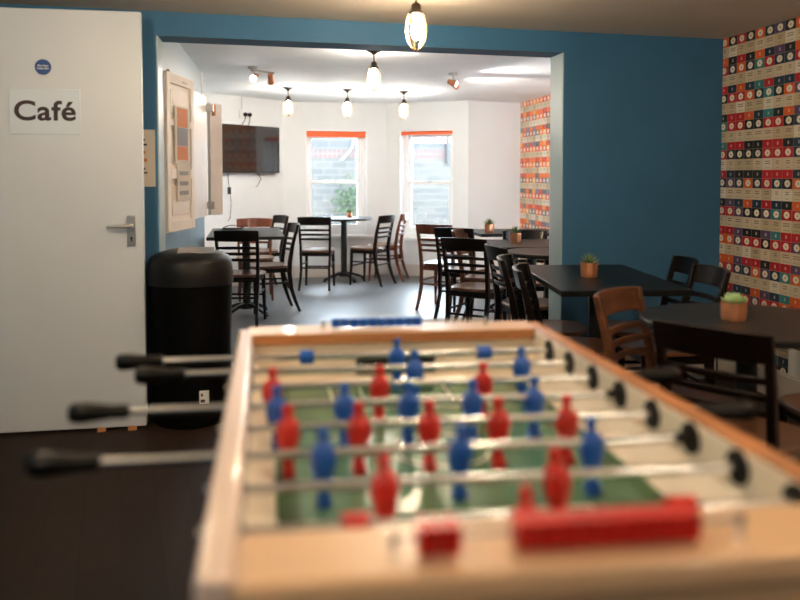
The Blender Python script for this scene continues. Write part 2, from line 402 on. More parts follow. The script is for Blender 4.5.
def blind(T, h, label, drop):
    a, b_, z0, z1 = h
    t = thing('roller_blind', label, 'window blind', group='orange roller blinds'); t.matrix_world = T
    MB().cyl((a + .012, .035, z1 - .030), (b_ - .012, .035, z1 - .030), .020, 20).build('blind_roll', 'orange', t)
    MB().box(a + .015, b_ - .015, .014, .016, z1 - drop, z1 - .028).box(a + .015, b_ - .015, .010, .020, z1 - drop - .008, z1 - drop).build('blind_fabric', 'orange', t)
    MB().box(a + .006, a + .012, .01, .06, z1 - .055, z1 - .006).build('bracket', 'paperw', t)
    MB().box(b_ - .012, b_ - .006, .01, .06, z1 - .055, z1 - .006).build('bracket', 'paperw', t)
blind(T1, h1, 'orange roller blind rolled up at the left window, behind round pedestal table', .075)
blind(T2, h2, 'orange roller blind rolled up at the right window, nearer the patterned wall', .045)

# outdoors
ow = tag(MB().box(-1.5, 1.75, 12.5, 12.75, -.1, 1.97).build('brick_wall', 'brick'), 'taller pale brick garden wall outside the left window', 'wall')
ow = tag(MB().box(1.76, 5.5, 12.55, 12.75, -.1, 1.79).build('brick_wall', 'brick'), 'lower pale brick garden wall with red course outside the right window', 'wall')
struct(MB().box(-4, 7, 9.95, 15, -.12, -.02).build('ground_outside', 'skirt'))
tag(MB().tube([(1.37, 12.60, 1.985), (1.37, 12.50, 1.99), (1.385, 12.475, 1.93), (1.40, 12.47, 1.85), (1.37, 12.47, 1.70), (1.28, 12.47, 1.58), (1.20, 12.47, 1.50)], .011, 10).build('garden_hose', 'hose'), 'white curved hose hanging on brick wall outside left window', 'hose')
tag(MB().cyl((2.95, 12.51, 1.45), (2.95, 12.51, 2.3), .03, 14).build('drainpipe', 'iron'), 'dark drainpipe outside the right window', 'pipe')
mb = MB()
for i in range(260):
    c_ = Vector((1.32 + random.gauss(0, .11), 12.36 + random.uniform(-.05, .08), .82 + random.gauss(0, .17)))
    d = Vector((random.uniform(-1, 1), random.uniform(-.5, .2), random.uniform(-1, 1))).normalized() * .035; e = d.cross(Vector((0, 1, .3))).normalized() * .02
    mb.poly([c_ - d, c_ + e, c_ + d, c_ - e])
bush = thing('climbing_plant', 'dull green climbing plant on brick wall outside left window', 'plant', (1.30, 12.38, 0))
mb.v = [v - Vector((1.30, 12.38, 0)) for v in mb.v]
mb.build('foliage', 'ivy', bush)
MB().tube([(0, 0, -.02), (.03, 0, .5), (-.02, 0, .8), (.03, 0, 1.0)], [.012, .010, .008, .004], 8).build('stem', 'darkwood', bush)

# ------------------------------------------------------------------ cafe door
dr = struct(MB().box(-1.285, -.592, 3.96, 4.0, .012, 2.04).build('door_1', ['door'], bevel=.003))
hd = MB().box(-.668, -.628, 3.952, 3.960, .905, 1.055)
hd.build('door_plate', 'steel', dr, bevel=.003)
MB().cyl((-.648, 3.955, 1.005), (-.648, 3.915, 1.005), .010, 14).tube([(-.648, 3.915, 1.005), (-.66, 3.908, 1.005), (-.70, 3.91, 1.004), (-.755, 3.914, 1.002)], [.010, .010, .009, .008], 12).build('door_handle', 'steel', dr)
MB().cyl((-.648, 3.953, .945), (-.648, 3.951, .945), .006, 12).box(-.651, -.645, 3.9505, 3.953, .928, .945).build('keyhole', 'ink', dr)
sg = thing('door_sign', 'white rectangular sign reading Café on the white door', 'sign', (-1.034, 3.96, 1.553))
MB().box(-.160, .160, -.006, 0, -.108, .108).build('sign_plate', 'signwhite', sg, bevel=.002)
text_obj('lettering', 'Café', .130, 'ink', sg, (0, -.0068, 0), (PI / 2, 0, 0), offset=.0028, spacing=1.05).scale.x = 1.12
fd = thing('door_sticker', 'small round blue fire door sticker above the Café sign', 'sign', (-1.040, 3.96, 1.765))
MB().cyl((0, 0, 0), (0, -.002, 0), .037, 32).build('disc', 'signblue', fd)
text_obj('lettering', 'Fire door\nKeep shut', .0125, 'paperw', fd, (0, -.0025, .0), (PI / 2, 0, 0), extrude=.0003, offset=.0003)
for i, (x, lab) in enumerate(((-.80, 'small orange scrap on floor at foot of white door, left one'), (-.655, 'small orange scrap on floor at foot of white door, right one near bin'))):
    w_ = MB(); w_.raw([(x - .02, 3.93, 0.001), (x + .018, 3.93, 0.001), (x + .018, 3.955, 0.001), (x - .02, 3.955, 0.001), (x - .02, 3.95, .02), (x + .018, 3.95, .016)], [(3, 2, 1, 0), (0, 1, 5, 4), (2, 3, 4, 5), (1, 2, 5), (3, 0, 4)])
    tag(w_.build('orange_scrap', 'beech_side'), lab, 'litter', 'orange scraps by the door')

# poster on teal nib
p0 = (-.60, bw(-.60))
ps = thing('wall_notice', 'cream notice sheet on teal wall behind the white door edge', 'notice', (-.648, bw(-.648) - .001, 1.34), math.atan2(be.y, be.x))
MB().box(-.08, .08, -.003, 0, -.148, .148).build('sheet', 'paper', ps)
MB().box(-.055, .03, -.0036, -.003, .09, .10).box(-.05, .04, -.0036, -.003, .065, .075).box(-.055, .03, -.0036, -.003, -.06, -.05).box(-.05, .04, -.0036, -.003, -.08, -.072).build('printed_lines', 'ink', ps)
MB().cyl((.02, -.003, .03), (.02, -.0042, .03), .012, 16).cyl((.03, -.003, -.01), (.03, -.0042, -.01), .010, 16).build('printed_spots', 'ink_o', ps)

# ------------------------------------------------------------------ hatch shutters
def shutter(label, P, Q, z0, z1, th, panels=True, group='cream hatch shutters', rev=False):
    P, Q = Vector((*P, 0)), Vector((*Q, 0)); e = Q - P; L = e.length
    t = thing('hatch_shutter', label, 'shutter', (P.x, P.y, z0), math.atan2(e.y, e.x), group)
    h = z1 - z0; mb = MB(); s_ = -1    # visible face at local y<0
    if panels:
        st = .055
        mb.box(0, L, -th * .7, 0, 0, h)
        mb.box(0, st, -th, -th * .7, 0, h).box(L - st, L, -th, -th * .7, 0, h)
        for a, b_ in ((0, .06), (.30, .36), (.60, .64), (h - .06, h)): mb.box(st, L - st, -th, -th * .7, a, b_)
        for a, b_ in ((.09, .27), (.39, .57), (.67, h - .09)):
            mb.box(st + .03, L - st - .03, -th * .85, -th * .7, a, b_)
    else:
        mb.box(0, L, -th, 0, 0, h)
    mb.build('shutter_panel', 'hatchwood', t, bevel=.003)
    return t, L, h
sh, L, h = shutter('wide cream panelled hatch shutter with two notices, folded against the wall', (-.580, 4.50), (-.474, 4.95), .93, 1.83, .045)
MB().box(.03, .06, .0, .010, .1, .14).box(.03, .06, .0, .010, .76, .80).build('hinge', 'steel', sh)
MB().cyl((.25, -.0455, h - .035), (.33, -.0455, h - .035), .004, 8).build('pull_bar', 'steel', sh)
MB().box(.08, .11, -.03, -.015, h, h + .02).build('top_bolt', 'steel', sh)
sh2, L2, h2_ = shutter('narrow cream shutter leaf behind the panelled one, beside hatch opening', (-.535, 5.22), (-.462, 5.95), .95, 1.83, .03, False)
sh3, L3, h3_ = shutter('cream shutter standing open edge on, farthest from the bin', (-.462, 6.45), (-.372, 6.56), .93, 1.83, .03, False)
MB().box(.028, .05, -.045, -.03, h3_ - .10, h3_ - .01).build('orange_latch', 'ink_o', sh3)
for zz in (1.72, 1.0):
    for nm in ('steel',):
        hp = MB().box(L2 - .01, L2 + .004, -.085, .0, zz - .95, zz - .895).build('hinge_plate', nm, sh2)
# notices on the first shutter
ang = math.atan2(.45, .106)
def on_shutter(s, z): # local point on visible face
    e = Vector((.106, .45)).normalized(); n = Vector((e.y, -e.x))
    return (-.580 + e.x * s + n.x * .0457, 4.50 + e.y * s + n.y * .0457, z)
nt1 = thing('picture_notice', 'orange and grey picture poster taped high on the cream shutter', 'notice', on_shutter(.24, 1.49), ang)
MB().box(-.13, .13, -.002, 0, -.16, .16).build('sheet', 'paper', nt1)
MB().box(-.09, .09, -.0028, -.002, .04, .15).build('orange_print', 'ink_o', nt1); MB().box(-.09, .09, -.0028, -.002, -.15, -.07).build('orange_print', 'ink_o', nt1)
MB().box(-.09, .09, -.0028, -.002, -.068, .038).build('grey_print', 'ink_g', nt1)
nt2 = thing('paper_notice', 'cream paper notice with three rows of print below the picture poster', 'notice', on_shutter(.26, 1.21), ang)
MB().box(-.12, .12, -.002, 0, -.11, .11).build('sheet', 'paper', nt2)
mb = MB()
for z, w in ((.055, .08), (-.005, .075), (-.06, .08)):
    for k in range(7):
        a = -w + k * (2 * w / 7); mb.box(a, a + w / 5, -.0028, -.002, z - .012 - .004 * (k % 2), z + .010)
mb.build('printed_lines', 'ink_g', nt2)

# ------------------------------------------------------------------ litter bin
bn = thing('litter_bin', 'tall black litter bin with domed swing lid beside the white door', 'bin', (-.385, 4.09, 0))
MB().lathe([(.185, 0), (.195, .01), (.202, .35), (.209, .72)], 40).build('body', 'bin', bn)
MB().lathe([(.2095, .70), (.216, .705), (.215, .76), (.208, .815), (.197, .836), (.165, .856), (.12, .870), (.06, .880), (.001, .884)], 40).build('lid', 'binlid', bn)
MB().box(-.05, .13, -.05, .03, 0, .008, Matrix.Translation((.0, -.08, .874)) @ Matrix.Rotation(.24, 4, 'X')).build('lid_flap', 'steel', bn, bevel=.002)
st = MB().box(.055, .10, -.2035, -.1875, .13, .19); st.build('sticker', 'paperw', bn)
MB().box(.06, .082, -.2042, -.2034, .135, .15).box(.062, .072, -.2042, -.2034, .165, .18).build('sticker_print', 'ink', bn)

# ------------------------------------------------------------------ chairs
def make_chair(label, wood, seatm, rail=None):
    t = thing('cafe_chair', label, 'chair')
    path = [(0.0, -.262), (.10, -.222), (.22, -.185), (.36, -.168), (.46, -.172), (.60, -.195), (.72, -.225), (.80, -.245)]
    X = Vector((1, 0, 0)); Yv = Vector((0, 1, 0))
    for sx in (-1, 1):
        mb = MB(); pts = []; sec = []
        for i, (z, y) in enumerate(path):
            x = sx * (.166 - .012 * sin(PI * min(z / .43, 1)) if z < .43 else .160 + .010 * (z - .43) / .37)
            d = .012 + .008 * sin(PI * min(1, z / .75)); pts.append((x, y, z)); sec.append((X * .0125, Yv * d))
        mb.sweep(pts, sec).build('back_post', wood, t, bevel=.003)
    def curved(z0, z1, w, d0, th, nm, y_at):
        mb = MB(); n = 12; ring = []
        for k in range(n + 1):
            u = -1 + 2 * k / n; x = u * w; y = y_at - d0 * (1 - u * u)
            lift = .006 * (1 - u * u)
            lean = -.055 * (z1 - z0) / .09 * .4
            ring.append([Vector((x, y - th, z0)), Vector((x, y + th, z0)), Vector((x, y + th + lean, z1 + lift)), Vector((x, y - th + lean, z1 + lift))])
        return mb.ring(ring).build(nm, rail or wood, t, bevel=.004)
    curved(.712, .800, .182, .040, .010, 'top_rail', -.226)
    for z, yy in ((.655, -.208), (.605, -.198), (.555, -.189)):
        curved(z - .010, z + .010, .160, .028, .006, 'back_slat', yy)
    # seat : rounded outline, slightly dished
    mb = MB(); n = 40; rr = []
    for z, s_ in ((.405, .93), (.412, 1.0), (.424, 1.0), (.430, .97), (.424, .6), (.422, .2)):
        ring = []
        for k in range(n):
            a = 2 * PI * k / n; ex = 2.0 / 2.9
            cx_, sy_ = cos(a), sin(a)
            x = .188 * math.copysign(abs(cx_) ** ex, cx_) * (1 + .04 * sy_); y = .185 * math.copysign(abs(sy_) ** ex, sy_)
            ring.append(Vector((x * s_, y * s_ + .005, z)))
        rr.append(ring)
    mb.ring(rr).build('seat', seatm, t)
    mb = MB(); mb.box(-.145, .145, .128, .146, .365, .406).box(-.150, .150, -.160, -.145, .365, .406).box(-.158, -.142, -.15, .135, .365, .406).box(.142, .158, -.15, .135, .365, .406)
    mb.build('seat_frame', wood, t, bevel=.003)
    for sx in (-1, 1):
        MB().tube([(sx * .150, .135, .41), (sx * .153, .140, .25), (sx * .160, .152, .0)], [.019, .017, .012], 12).build('front_leg', wood, t)
        MB().tube([(sx * .155, .138, .27), (sx * .160, -.178, .27)], .009, 8).build('side_stretcher', wood, t)
    MB().tube([(-.155, .145, .22), (.155, .145, .22)], .009, 8).build('front_stretcher', wood, t)
    MB().tube([(-.160, -.195, .24), (.160, -.195, .24)], .009, 8).build('rear_stretcher', wood, t)
    return t
protos = {}
specs = {'dark': ('darkwood', 'seatwood', None), 'red': ('redwood', 'seatwood', None), 'walnut': ('walnut', 'seatwood', None)}
def chair(kind, x, y, fx, fy, label, group):
    rz = math.atan2(fy, fx) - PI / 2
    if kind not in protos:
        t = make_chair(label, *specs[kind]); t['group'] = group; t.location = (x, y, 0); t.rotation_euler = (0, 0, rz); protos[kind] = t; return t
    return dup(protos[kind], (x, y, 0), rz, label, group)
GL, GW, GR, GN = 'chairs at the left table', 'chairs at the window table', 'chairs at the right hand tables in the back room', 'chairs at the near right tables'
chair('dark', -.20, 6.70, .17, .98, 'dark chair with its back to us in front of the left table, beside the bin', GL)
chair('dark', .01, 7.28, -.98, -.19, 'dark chair seen side on at the right end of the left table', GL)
chair('red', -.11, 7.98, .05, -1, 'reddish chair on the far side of the left table, below the television', GL)
chair('dark', -.06, 8.70, -.9, -.40, 'dark chair against the back wall, right of the television and behind the left table', GL)
chair('dark', .565, 8.68, .22, .97, 'dark chair with its back to us left of the window table', GW)
chair('dark', 1.16, 8.86, -.80, .60, 'dark chair turned sideways just right of the window table', GW)
chair('red', 1.40, 9.22, -.93, .36, 'reddish edged chair between two windows, rightmost at the window table', GW)
chair('red', 1.66, 7.16, .6, .8, 'reddish brown chair, farthest left of the right hand row, under the right window', GR)
chair('dark', 1.73, 6.68, .6, .8, 'dark chair second in the right hand row, just in front of the reddish brown one', GR)
chair('walnut', 1.79, 6.14, .87, -.5, 'brown chair turned the other way, between two dark chairs of the right hand row', GR)
chair('dark', 1.55, 5.58, .66, .75, 'dark chair with pale lit seat, nearest of the turned chairs in the right hand row', GR)
chair('dark', 2.04, 5.80, -.12, -1, 'dark chair facing us behind the spiky potted plant, far side of the table', GR)
chair('dark', 1.69, 4.80, .99, .05, 'dark chair seen edge on, farthest of three in a line by the teal pier', GN)
chair('dark', 1.53, 4.02, .91, -.41, 'dark chair seen edge on, middle of three in a line by the teal pier', GN)
chair('dark', 1.47, 3.56, .91, -.41, 'dark chair seen edge on, nearest of three in a line, left of rectangular table', GN)
chair('dark', 1.99, 3.92, -.97, .22, 'dark chair by teal wall at the right of the rectangular table, farther one', GN)
chair('dark', 1.89, 3.49, -.99, .10, 'dark chair by teal wall at the right of the rectangular table, nearer one', GN)
chair('walnut', 1.50, 2.63, .62, -.78, 'lit walnut brown chair between the rectangular and the round near table', GN)
chair('dark', 1.505, 2.25, .83, .56, 'large dark chair nearest the camera, back to us at the near round table', GN)
chair('dark', 2.02, 2.42, -1, .05, 'dark chair mostly out of frame at right, only its seat edge showing', GN)

# ------------------------------------------------------------------ tables
def pedestal(t, z1, n=4, col=.036, spread=.24, rot=.4):
    MB().lathe([(.06, .05), (col, .10), (col, z1 - .03), (.05, z1 - .02), (.05, z1)], 24).build('pedestal_column', 'iron', t)
    MB().box(-.14, .14, -.025, .025, z1 - .012, z1).box(-.025, .025, -.14, .14, z1 - .012, z1).build('top_spider', 'iron', t)
    for k in range(n):
        a = rot + 2 * PI * k / n; d = Vector((cos(a), sin(a), 0)); s_ = Vector((-sin(a), cos(a), 0)); U = Vector((0, 0, 1))
        pts = [d * .03 + U * .085, d * .11 + U * .075, d * (spread * .8) + U * .045, d * spread + U * .022]
        sec = [(s_ * .022, U * .018), (s_ * .020, U * .015), (s_ * .020, U * .013), (s_ * .022, U * .012)]
        MB().sweep(pts, sec).lathe([(.020, 0), (.024, .006), (.022, .016)], 14, d * spread).build('foot', 'iron', t, bevel=.003)
def table_round(x, y, r, z, label, group, top='greytop', rot=.4):
    t = thing('round_cafe_table', label, 'table', (x, y, 0), 0, group)
    MB().lathe([(r - .006, z - .026), (r, z - .022), (r, z - .004), (r - .004, z), (.001, z)], 56).build('tabletop', [top], t)
    MB().lathe([(r - .001, z - .020), (r + .002, z - .018), (r + .002, z - .006), (r - .001, z - .005)], 56).build('edge_band', 'edge', t)
    pedestal(t, z - .026, spread=min(.26, r * .75), rot=rot); return t
def table_rect(x, y, w, l, rz, z, label, group, top='tabletop', two=False):
    t = thing('rectangular_cafe_table', label, 'table', (x, y, 0), rz, group)
    MB().box(-w / 2, w / 2, -l / 2, l / 2, z - .028, z).build('tabletop', top, t, bevel=.005)
    pedestal(t, z - .028, rot=PI / 4); return t
GT = 'cafe tables'
table_round(.91, 9.22, .345, .75, 'round dark pedestal table standing at the left window', GT)
table_rect(-.18, 7.13, .64, 1.12, .02, .74, 'dark rectangular table at left under the television', GT, 'greytop')
table_rect(2.25, 6.86, .8, .62, 0, .74, 'dark table farthest along the right side, with small potted plant, near the corner', GT)
table_rect(1.98, 5.62, .74, .68, -.03, .74, 'dark square table second from the corner on the right, with spiky potted plant', GT)
table_round(1.88, 4.97, .30, .74, 'round dark table half hidden behind the teal pier', GT, 'tabletop')
table_rect(1.65, 3.71, .60, 1.0, -.135, .74, 'dark wood grained rectangular table in front of the teal wall', GT)
table_round(1.68, 2.49, .365, .74, 'near round charcoal table at right with pale succulent pot', GT)

# ------------------------------------------------------------------ potted plants
def pot(t, r, h, n=10):
    mb = MB(); rings = []
    for rr, z in ((.88, 0), (.94, .004), (1, h * .5), (1.02, h), (.95, h), (.92, h - .012)):
        ring = []
        for k in range(n * 4):
            a = 2 * PI * k / (n * 4); q = 1 + .035 * (1 if k % 4 < 2 else -1)
            ring.append(Vector((r * rr * q * cos(a), r * rr * q * sin(a), z)))
        rings.append(ring)
    mb.ring(rings).build('pot', 'copper', t)
    MB().lathe([(r * .9, h - .014), (r * .88, h - .010), (.001, h - .006)], 20).build('soil', 'soil', t)
def leaf(mb, a, el, L, w, z0, r0=.004, curl=.3):
    d = Vector((cos(a), sin(a), 0)); s_ = Vector((-sin(a), cos(a), 0)); n = 5; top = []
    p = d * r0 + Vector((0, 0, z0)); rings = []
    for k in range(n + 1):
        u = k / n; e2 = el - curl * u
        if k: p = p + (d * cos(e2) + Vector((0, 0, sin(e2)))) * L / n
        ww = w * (1 - u) ** .7 * (1 + .6 * u) if u < 1 else .0004; nn = (Vector((0, 0, cos(e2))) - d * sin(e2)) * ww * .3
        rings.append([p - s_ * ww - nn * .2, p - nn, p + s_ * ww - nn * .2, p + nn * 1.1])
    mb.ring(rings)
def spiky(x, y, z, r, h, label, sc=1.0):
    t = thing('potted_succulent', label, 'plant', (x, y, z), random.random() * 6, 'small plants in copper pots')
    pot(t, r, h); mb = MB()
    for k in range(26):
        leaf(mb, k * 2.4, 1.45 - .045 * k * .8, (.062 - .0006 * k) * sc, .0055 * sc, h - .01, .004 + .0006 * k, .12)
    mb.build('leaves', 'leaf', t)
spiky(.985, 9.30, .75, .030, .055, 'tiny spiky plant in copper pot on the window table')
spiky(1.97, 6.72, .74, .042, .075, 'spiky plant in copper pot on the farthest right hand table', 1.1)
spiky(1.865, 5.66, .74, .042, .075, 'spiky plant in copper pot on the second right hand table, by the patterned wall', 1.1)
spiky(1.60, 3.68, .74, .042, .073, 'spiky green plant in copper pot on rectangular table by teal wall', 1.0)
t = thing('potted_succulent', 'pale green rosette succulent in ribbed copper pot on near round table', 'plant', (1.625, 2.49, .74), 0, 'small plants in copper pots')
pot(t, .042, .064); mb = MB()
for ring_, (cnt, el, L_) in enumerate(((11, .25, .040), (9, .65, .038), (7, 1.05, .032), (4, 1.4, .024))):
    for k in range(cnt): leaf(mb, 2 * PI * k / cnt + ring_ * .4, el, L_, .014, .058 + .004 * ring_, .012 - .002 * ring_, -.5)
mb.build('leaves', 'leaf_pale', t)

# small things on tables
mb = MB()
for k in range(5):
    a = k * 1.25; mb.tube([(.02 * k - .05, -.015, .004), (.02 * k - .045 + .01 * cos(a), 0, .03 + .008 * sin(k * 2)), (.02 * k - .03, .02, .004)], .0022, 6)
mb.tube([(-.06, 0, .003), (.06, .005, .003)], .003, 6)
tag(mb.build('wire_stand', 'steel', loc=(.73, 9.22, .75)), 'small grey wire stand lying on the window table, left of the pot', 'stand')
mb = MB().box(-.11, .08, -.05, .05, .001, .016)
tray = thing('black_tray', 'flat black tray with cables at the back of the left table', 'tray', (-.30, 7.52, .74))
mb.build('tray', 'black_gloss', tray, bevel=.003)
MB().tube([(-.10, .0, .018), (-.05, .03, .035), (.0, -.02, .04), (.05, .02, .03), (.08, -.02, .02), (.10, .02, .005)], .004, 8).tube([(.06, 0, .02), (.10, -.02, .05), (.13, .0, .045), (.12, .03, .02)], .003, 8).build('cable_coil', 'black_rub', tray)

# ------------------------------------------------------------------ television
tv = thing('television', 'switched off flat screen television on the back left wall', 'television', (-.20, 9.11, 1.55), PI / 4)
MB().box(-.465, .465, -.05, 0, -.27, .27).build('casing', 'black_gloss', tv, bevel=.004)
MB().box(-.455, .455, -.052, -.05, -.258, .26).build('screen', 'screen', tv)
MB().box(-.2, .2, 0, .038, -.15, .15).build('wall_bracket', 'iron', tv)
mb = MB().tube([(-.30, .01, -.26), (-.30, 0, -.38), (-.295, -.01, -.43)], .004, 8).tube([(-.295, -.02, -.50), (-.28, -.02, -.62), (-.31, -.03, -.78), (-.36, -.05, -.805)], .0035, 8)
mb.box(-.315, -.285, -.025, .0, -.51, -.43)
mb.build('power_cable', 'black_rub', tv)
MB().tube([(.17, .01, -.26), (.20, 0, -.34), (.15, 0, -.42), (.12, 0, -.43)], .0035, 8).tube([(.10, .0, -.26), (.17, 0, -.30), (.21, 0, -.35)], .003, 8).build('loose_cable', 'black_rub', tv)
so = thing('wall_socket', 'white wall socket with two black plugs above the television', 'socket', (-.235, 9.109, 1.945), PI / 4)
MB().box(-.085, .085, -.012, 0, -.045, .045).build('socket_plate', 'paperw', so, bevel=.003)
for x in (-.012, .055):
    MB().lathe([(.020, 0), (.024, .01), (.022, .03), (.014, .04)], 18, M_=Matrix.Translation((x, -.012, 0)) @ Matrix.Rotation(PI / 2, 4, 'X')).build('plug', 'black_rub', so)
MB().tube([(-.012, -.03, -.02), (-.02, -.02, -.07), (-.05, -.01, -.12)], .004, 8).tube([(.055, -.03, -.02), (.06, -.02, -.07), (.05, -.01, -.12)], .004, 8).build('cord', 'black_rub', so)
MB().box(-.045, -.030, -.012, 0, .045, .20).build('conduit', 'paperw', so)
lo = thing('wall_socket', 'small dark wall outlet low between the windows', 'socket', (1.62, 9.603, .235), math.atan2(-.58, .9))
MB().box(-.045, .045, -.008, 0, -.03, .03).build('socket_plate', 'iron', lo, bevel=.002)
# white sheet low on wallpaper
tag(MB().box(2.812, 2.819, 3.60, 3.80, .16, .305).build('white_panel', 'paperw', bevel=.002), 'plain white panel low on the patterned wall beyond the near table', 'panel')

# ------------------------------------------------------------------ lamps
def make_pendant(label):
    t = thing('caged_pendant_lamp', label, 'lamp', group='caged pendant lamps')
    MB().lathe([(.052, 0), (.050, -.008), (.022, -.022), (.010, -.034), (.001, -.035)], 24).build('ceiling_rose', 'bronze', t)
    MB().cyl((0, 0, -.03), (0, 0, -.085), .006, 10).build('stem', 'brass', t)
    MB().lathe([(.010, -.082), (.020, -.090), (.024, -.115), (.034, -.122), (.036, -.132), (.030, -.136)], 20).build('lamp_holder', 'bronze', t)
    mb = MB()
    for k in range(8):
        a = 2 * PI * k / 8; d = Vector((cos(a), sin(a), 0))
        mb.tube([d * r + Vector((0, 0, z)) for r, z in ((.034, -.130), (.044, -.170), (.048, -.210), (.040, -.250), (.022, -.280), (.004, -.292))], .0018, 6)
    mb.tube([Vector((.048 * cos(2 * PI * k / 24), .048 * sin(2 * PI * k / 24), -.205)) for k in range(24)], .0018, 6, close=True)
    mb.lathe([(.001, -.300), (.007, -.296), (.008, -.288), (.001, -.284)], 10)
    mb.build('wire_cage', 'brass', t)
    MB().lathe([(.012, -.136), (.013, -.150), (.019, -.180), (.021, -.205), (.018, -.226), (.010, -.242), (.001, -.246)], 20).build('bulb', 'bulb', t)
    return t
pd = make_pendant('large lit caged pendant lamp nearest the camera, hanging in front of the beam')
pd.location = (.665, 3.44, HF)
for x, y, z, lab in ((.772, 5.58, HB, 'lit caged pendant lamp just behind the beam, second nearest'),
                     (.232, 8.10, HB, 'caged pendant lamp right of the television, leftmost of far three'),
                     (.849, 8.18, HB, 'caged pendant lamp above the left window, middle of far three'),
                     (1.465, 8.26, HB, 'caged pendant lamp between the windows, rightmost of far three'),
                     (.60, 1.55, HF, 'caged pendant lamp over the football table, above the frame'),
                     (-.75, 2.35, HF, 'caged pendant lamp in front of the white door, above the frame'),
                     (1.9, 1.2, HF, 'caged pendant lamp above the near tables, out of frame'),
                     (-.85, .3, HF, 'caged pendant lamp behind the camera at left'),
                     (1.3, -.6, HF, 'caged pendant lamp behind the camera at right')):
    lp = dup(pd, (x, y, z), 0, lab, 'caged pendant lamps')
    if z == HB:
        for c_ in lp.children:
            if c_.name.startswith('bulb'): c_.material_slots[0].link = 'OBJECT'; c_.material_slots[0].material = M['bulb_dim']
def spotfix(x, y, rz, label, heads, coolhead=0):
    t = thing('ceiling_spotlight', label, 'lamp', (x, y, HB), rz, 'copper ceiling spotlights')
    MB().lathe([(.038, 0), (.038, -.018), (.03, -.024), (.001, -.024)], 20).build('ceiling_plate', 'steel', t)
    MB().cyl((-.02, 0, -.03), (.24, 0, -.03), .008, 10).build('bar', 'steel', t)
    for i, (hx, d) in enumerate(heads):
        d = Vector(d).normalized(); p = Vector((hx, 0, -.05)); q = p + d * .085
        rot = Vector((0, 0, 1)).rotation_difference(d).to_matrix().to_4x4()
        MB().cyl((hx, 0, -.03), (hx, 0, -.07), .005, 8).build('head_arm', 'steel', t)
        hdm = MB().lathe([(.012, -.05), (.022, -.045), (.025, 0), (.030, .035), (.029, .040), (.024, .030)], 20, M_=Matrix.Translation((hx, 0, -.085)) @ rot).build('spot_head', 'copper', t)
        MB().lathe([(.022, .028), (.020, .036), (.001, .040)], 16, M_=Matrix.Translation((hx, 0, -.085)) @ rot).build('bulb_face', 'bulb_cool', hdm)
        ld = bpy.data.lights.new('spot_lamp', 'SPOT'); ld.energy = (2 if (coolhead and i == 0) else 42); ld.spot_size = 1.7; ld.spot_blend = .6; ld.shadow_soft_size = .03; ld.color = (1, .93, .85)
        lo_ = bpy.data.objects.new('spot_lamp', ld); COL.objects.link(lo_)
        M4 = Matrix.Translation((x, y, HB)) @ Matrix.Rotation(rz, 4, 'Z')
        dw = (M4.to_3x3() @ d); lo_.location = M4 @ (Vector((hx, 0, -.085)) + d * .045)
        lo_.rotation_euler = (-dw).to_track_quat('Z', 'Y').to_euler()
    return t
spotfix(-.10, 6.60, .75, 'copper twin ceiling spotlight at left, one head glowing, above the television', [(0.02, (-.9, -.5, -.45)), (.20, (.6, .5, -.8))], 1)
spotfix(1.63, 6.72, 1.25, 'copper twin ceiling spotlight at right, glowing near the patterned wall', [(.0, (-.22, -.92, -.35)), (.16, (.695, -.51, -.3))])

# ------------------------------------------------------------------ football table
SH = .05
def shr(mb):
    for v in mb.v: v.y -= SH * (v.x - .32)
    return mb
ft = thing('football_table', 'large beech table football game with red and blue players in the foreground', 'game table', (.32, 1.35, 0))
OFF = Vector((.32, 1.35, 0))
def fpart(mb, name, mats, parent=None, bevel=0, seg=2, angle=38):
    shr(mb)
    for v in mb.v: v -= OFF
    return mb.build(name, mats, parent or ft, bevel, seg, angle)
X0, X1, XI0, XI1, Y0, Y1, YI0, YI1, ZT = -.072, .708, -.034, .672, .715, 2.005, .835, 1.90, .86
mb = MB().box(X0, XI0, Y0 + .02, Y1 - .02, .66, ZT); fpart(mb, 'side_rail', 'rail_glare', bevel=.008, seg=3)
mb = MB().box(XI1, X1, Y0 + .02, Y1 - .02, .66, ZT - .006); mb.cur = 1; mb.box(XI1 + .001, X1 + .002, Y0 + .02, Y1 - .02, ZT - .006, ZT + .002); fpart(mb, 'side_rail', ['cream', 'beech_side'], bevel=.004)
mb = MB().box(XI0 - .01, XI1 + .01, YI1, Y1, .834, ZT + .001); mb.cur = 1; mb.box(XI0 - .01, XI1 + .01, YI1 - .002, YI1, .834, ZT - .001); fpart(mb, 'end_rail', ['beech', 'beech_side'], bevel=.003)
mb = MB().box(XI0 + .0, X1 - .003, Y0, YI0, .825, ZT + .001); fpart(mb, 'end_rail', 'beech', bevel=.010, seg=3)
mb = MB().box(XI0, XI1, Y0 + .015, Y0 + .04, .60, .825); fpart(mb, 'front_panel', 'beech')
mb = MB().box(XI0, XI1, YI1 + .02, YI1 + .04, .60, .834); fpart(mb, 'back_panel', 'cream')
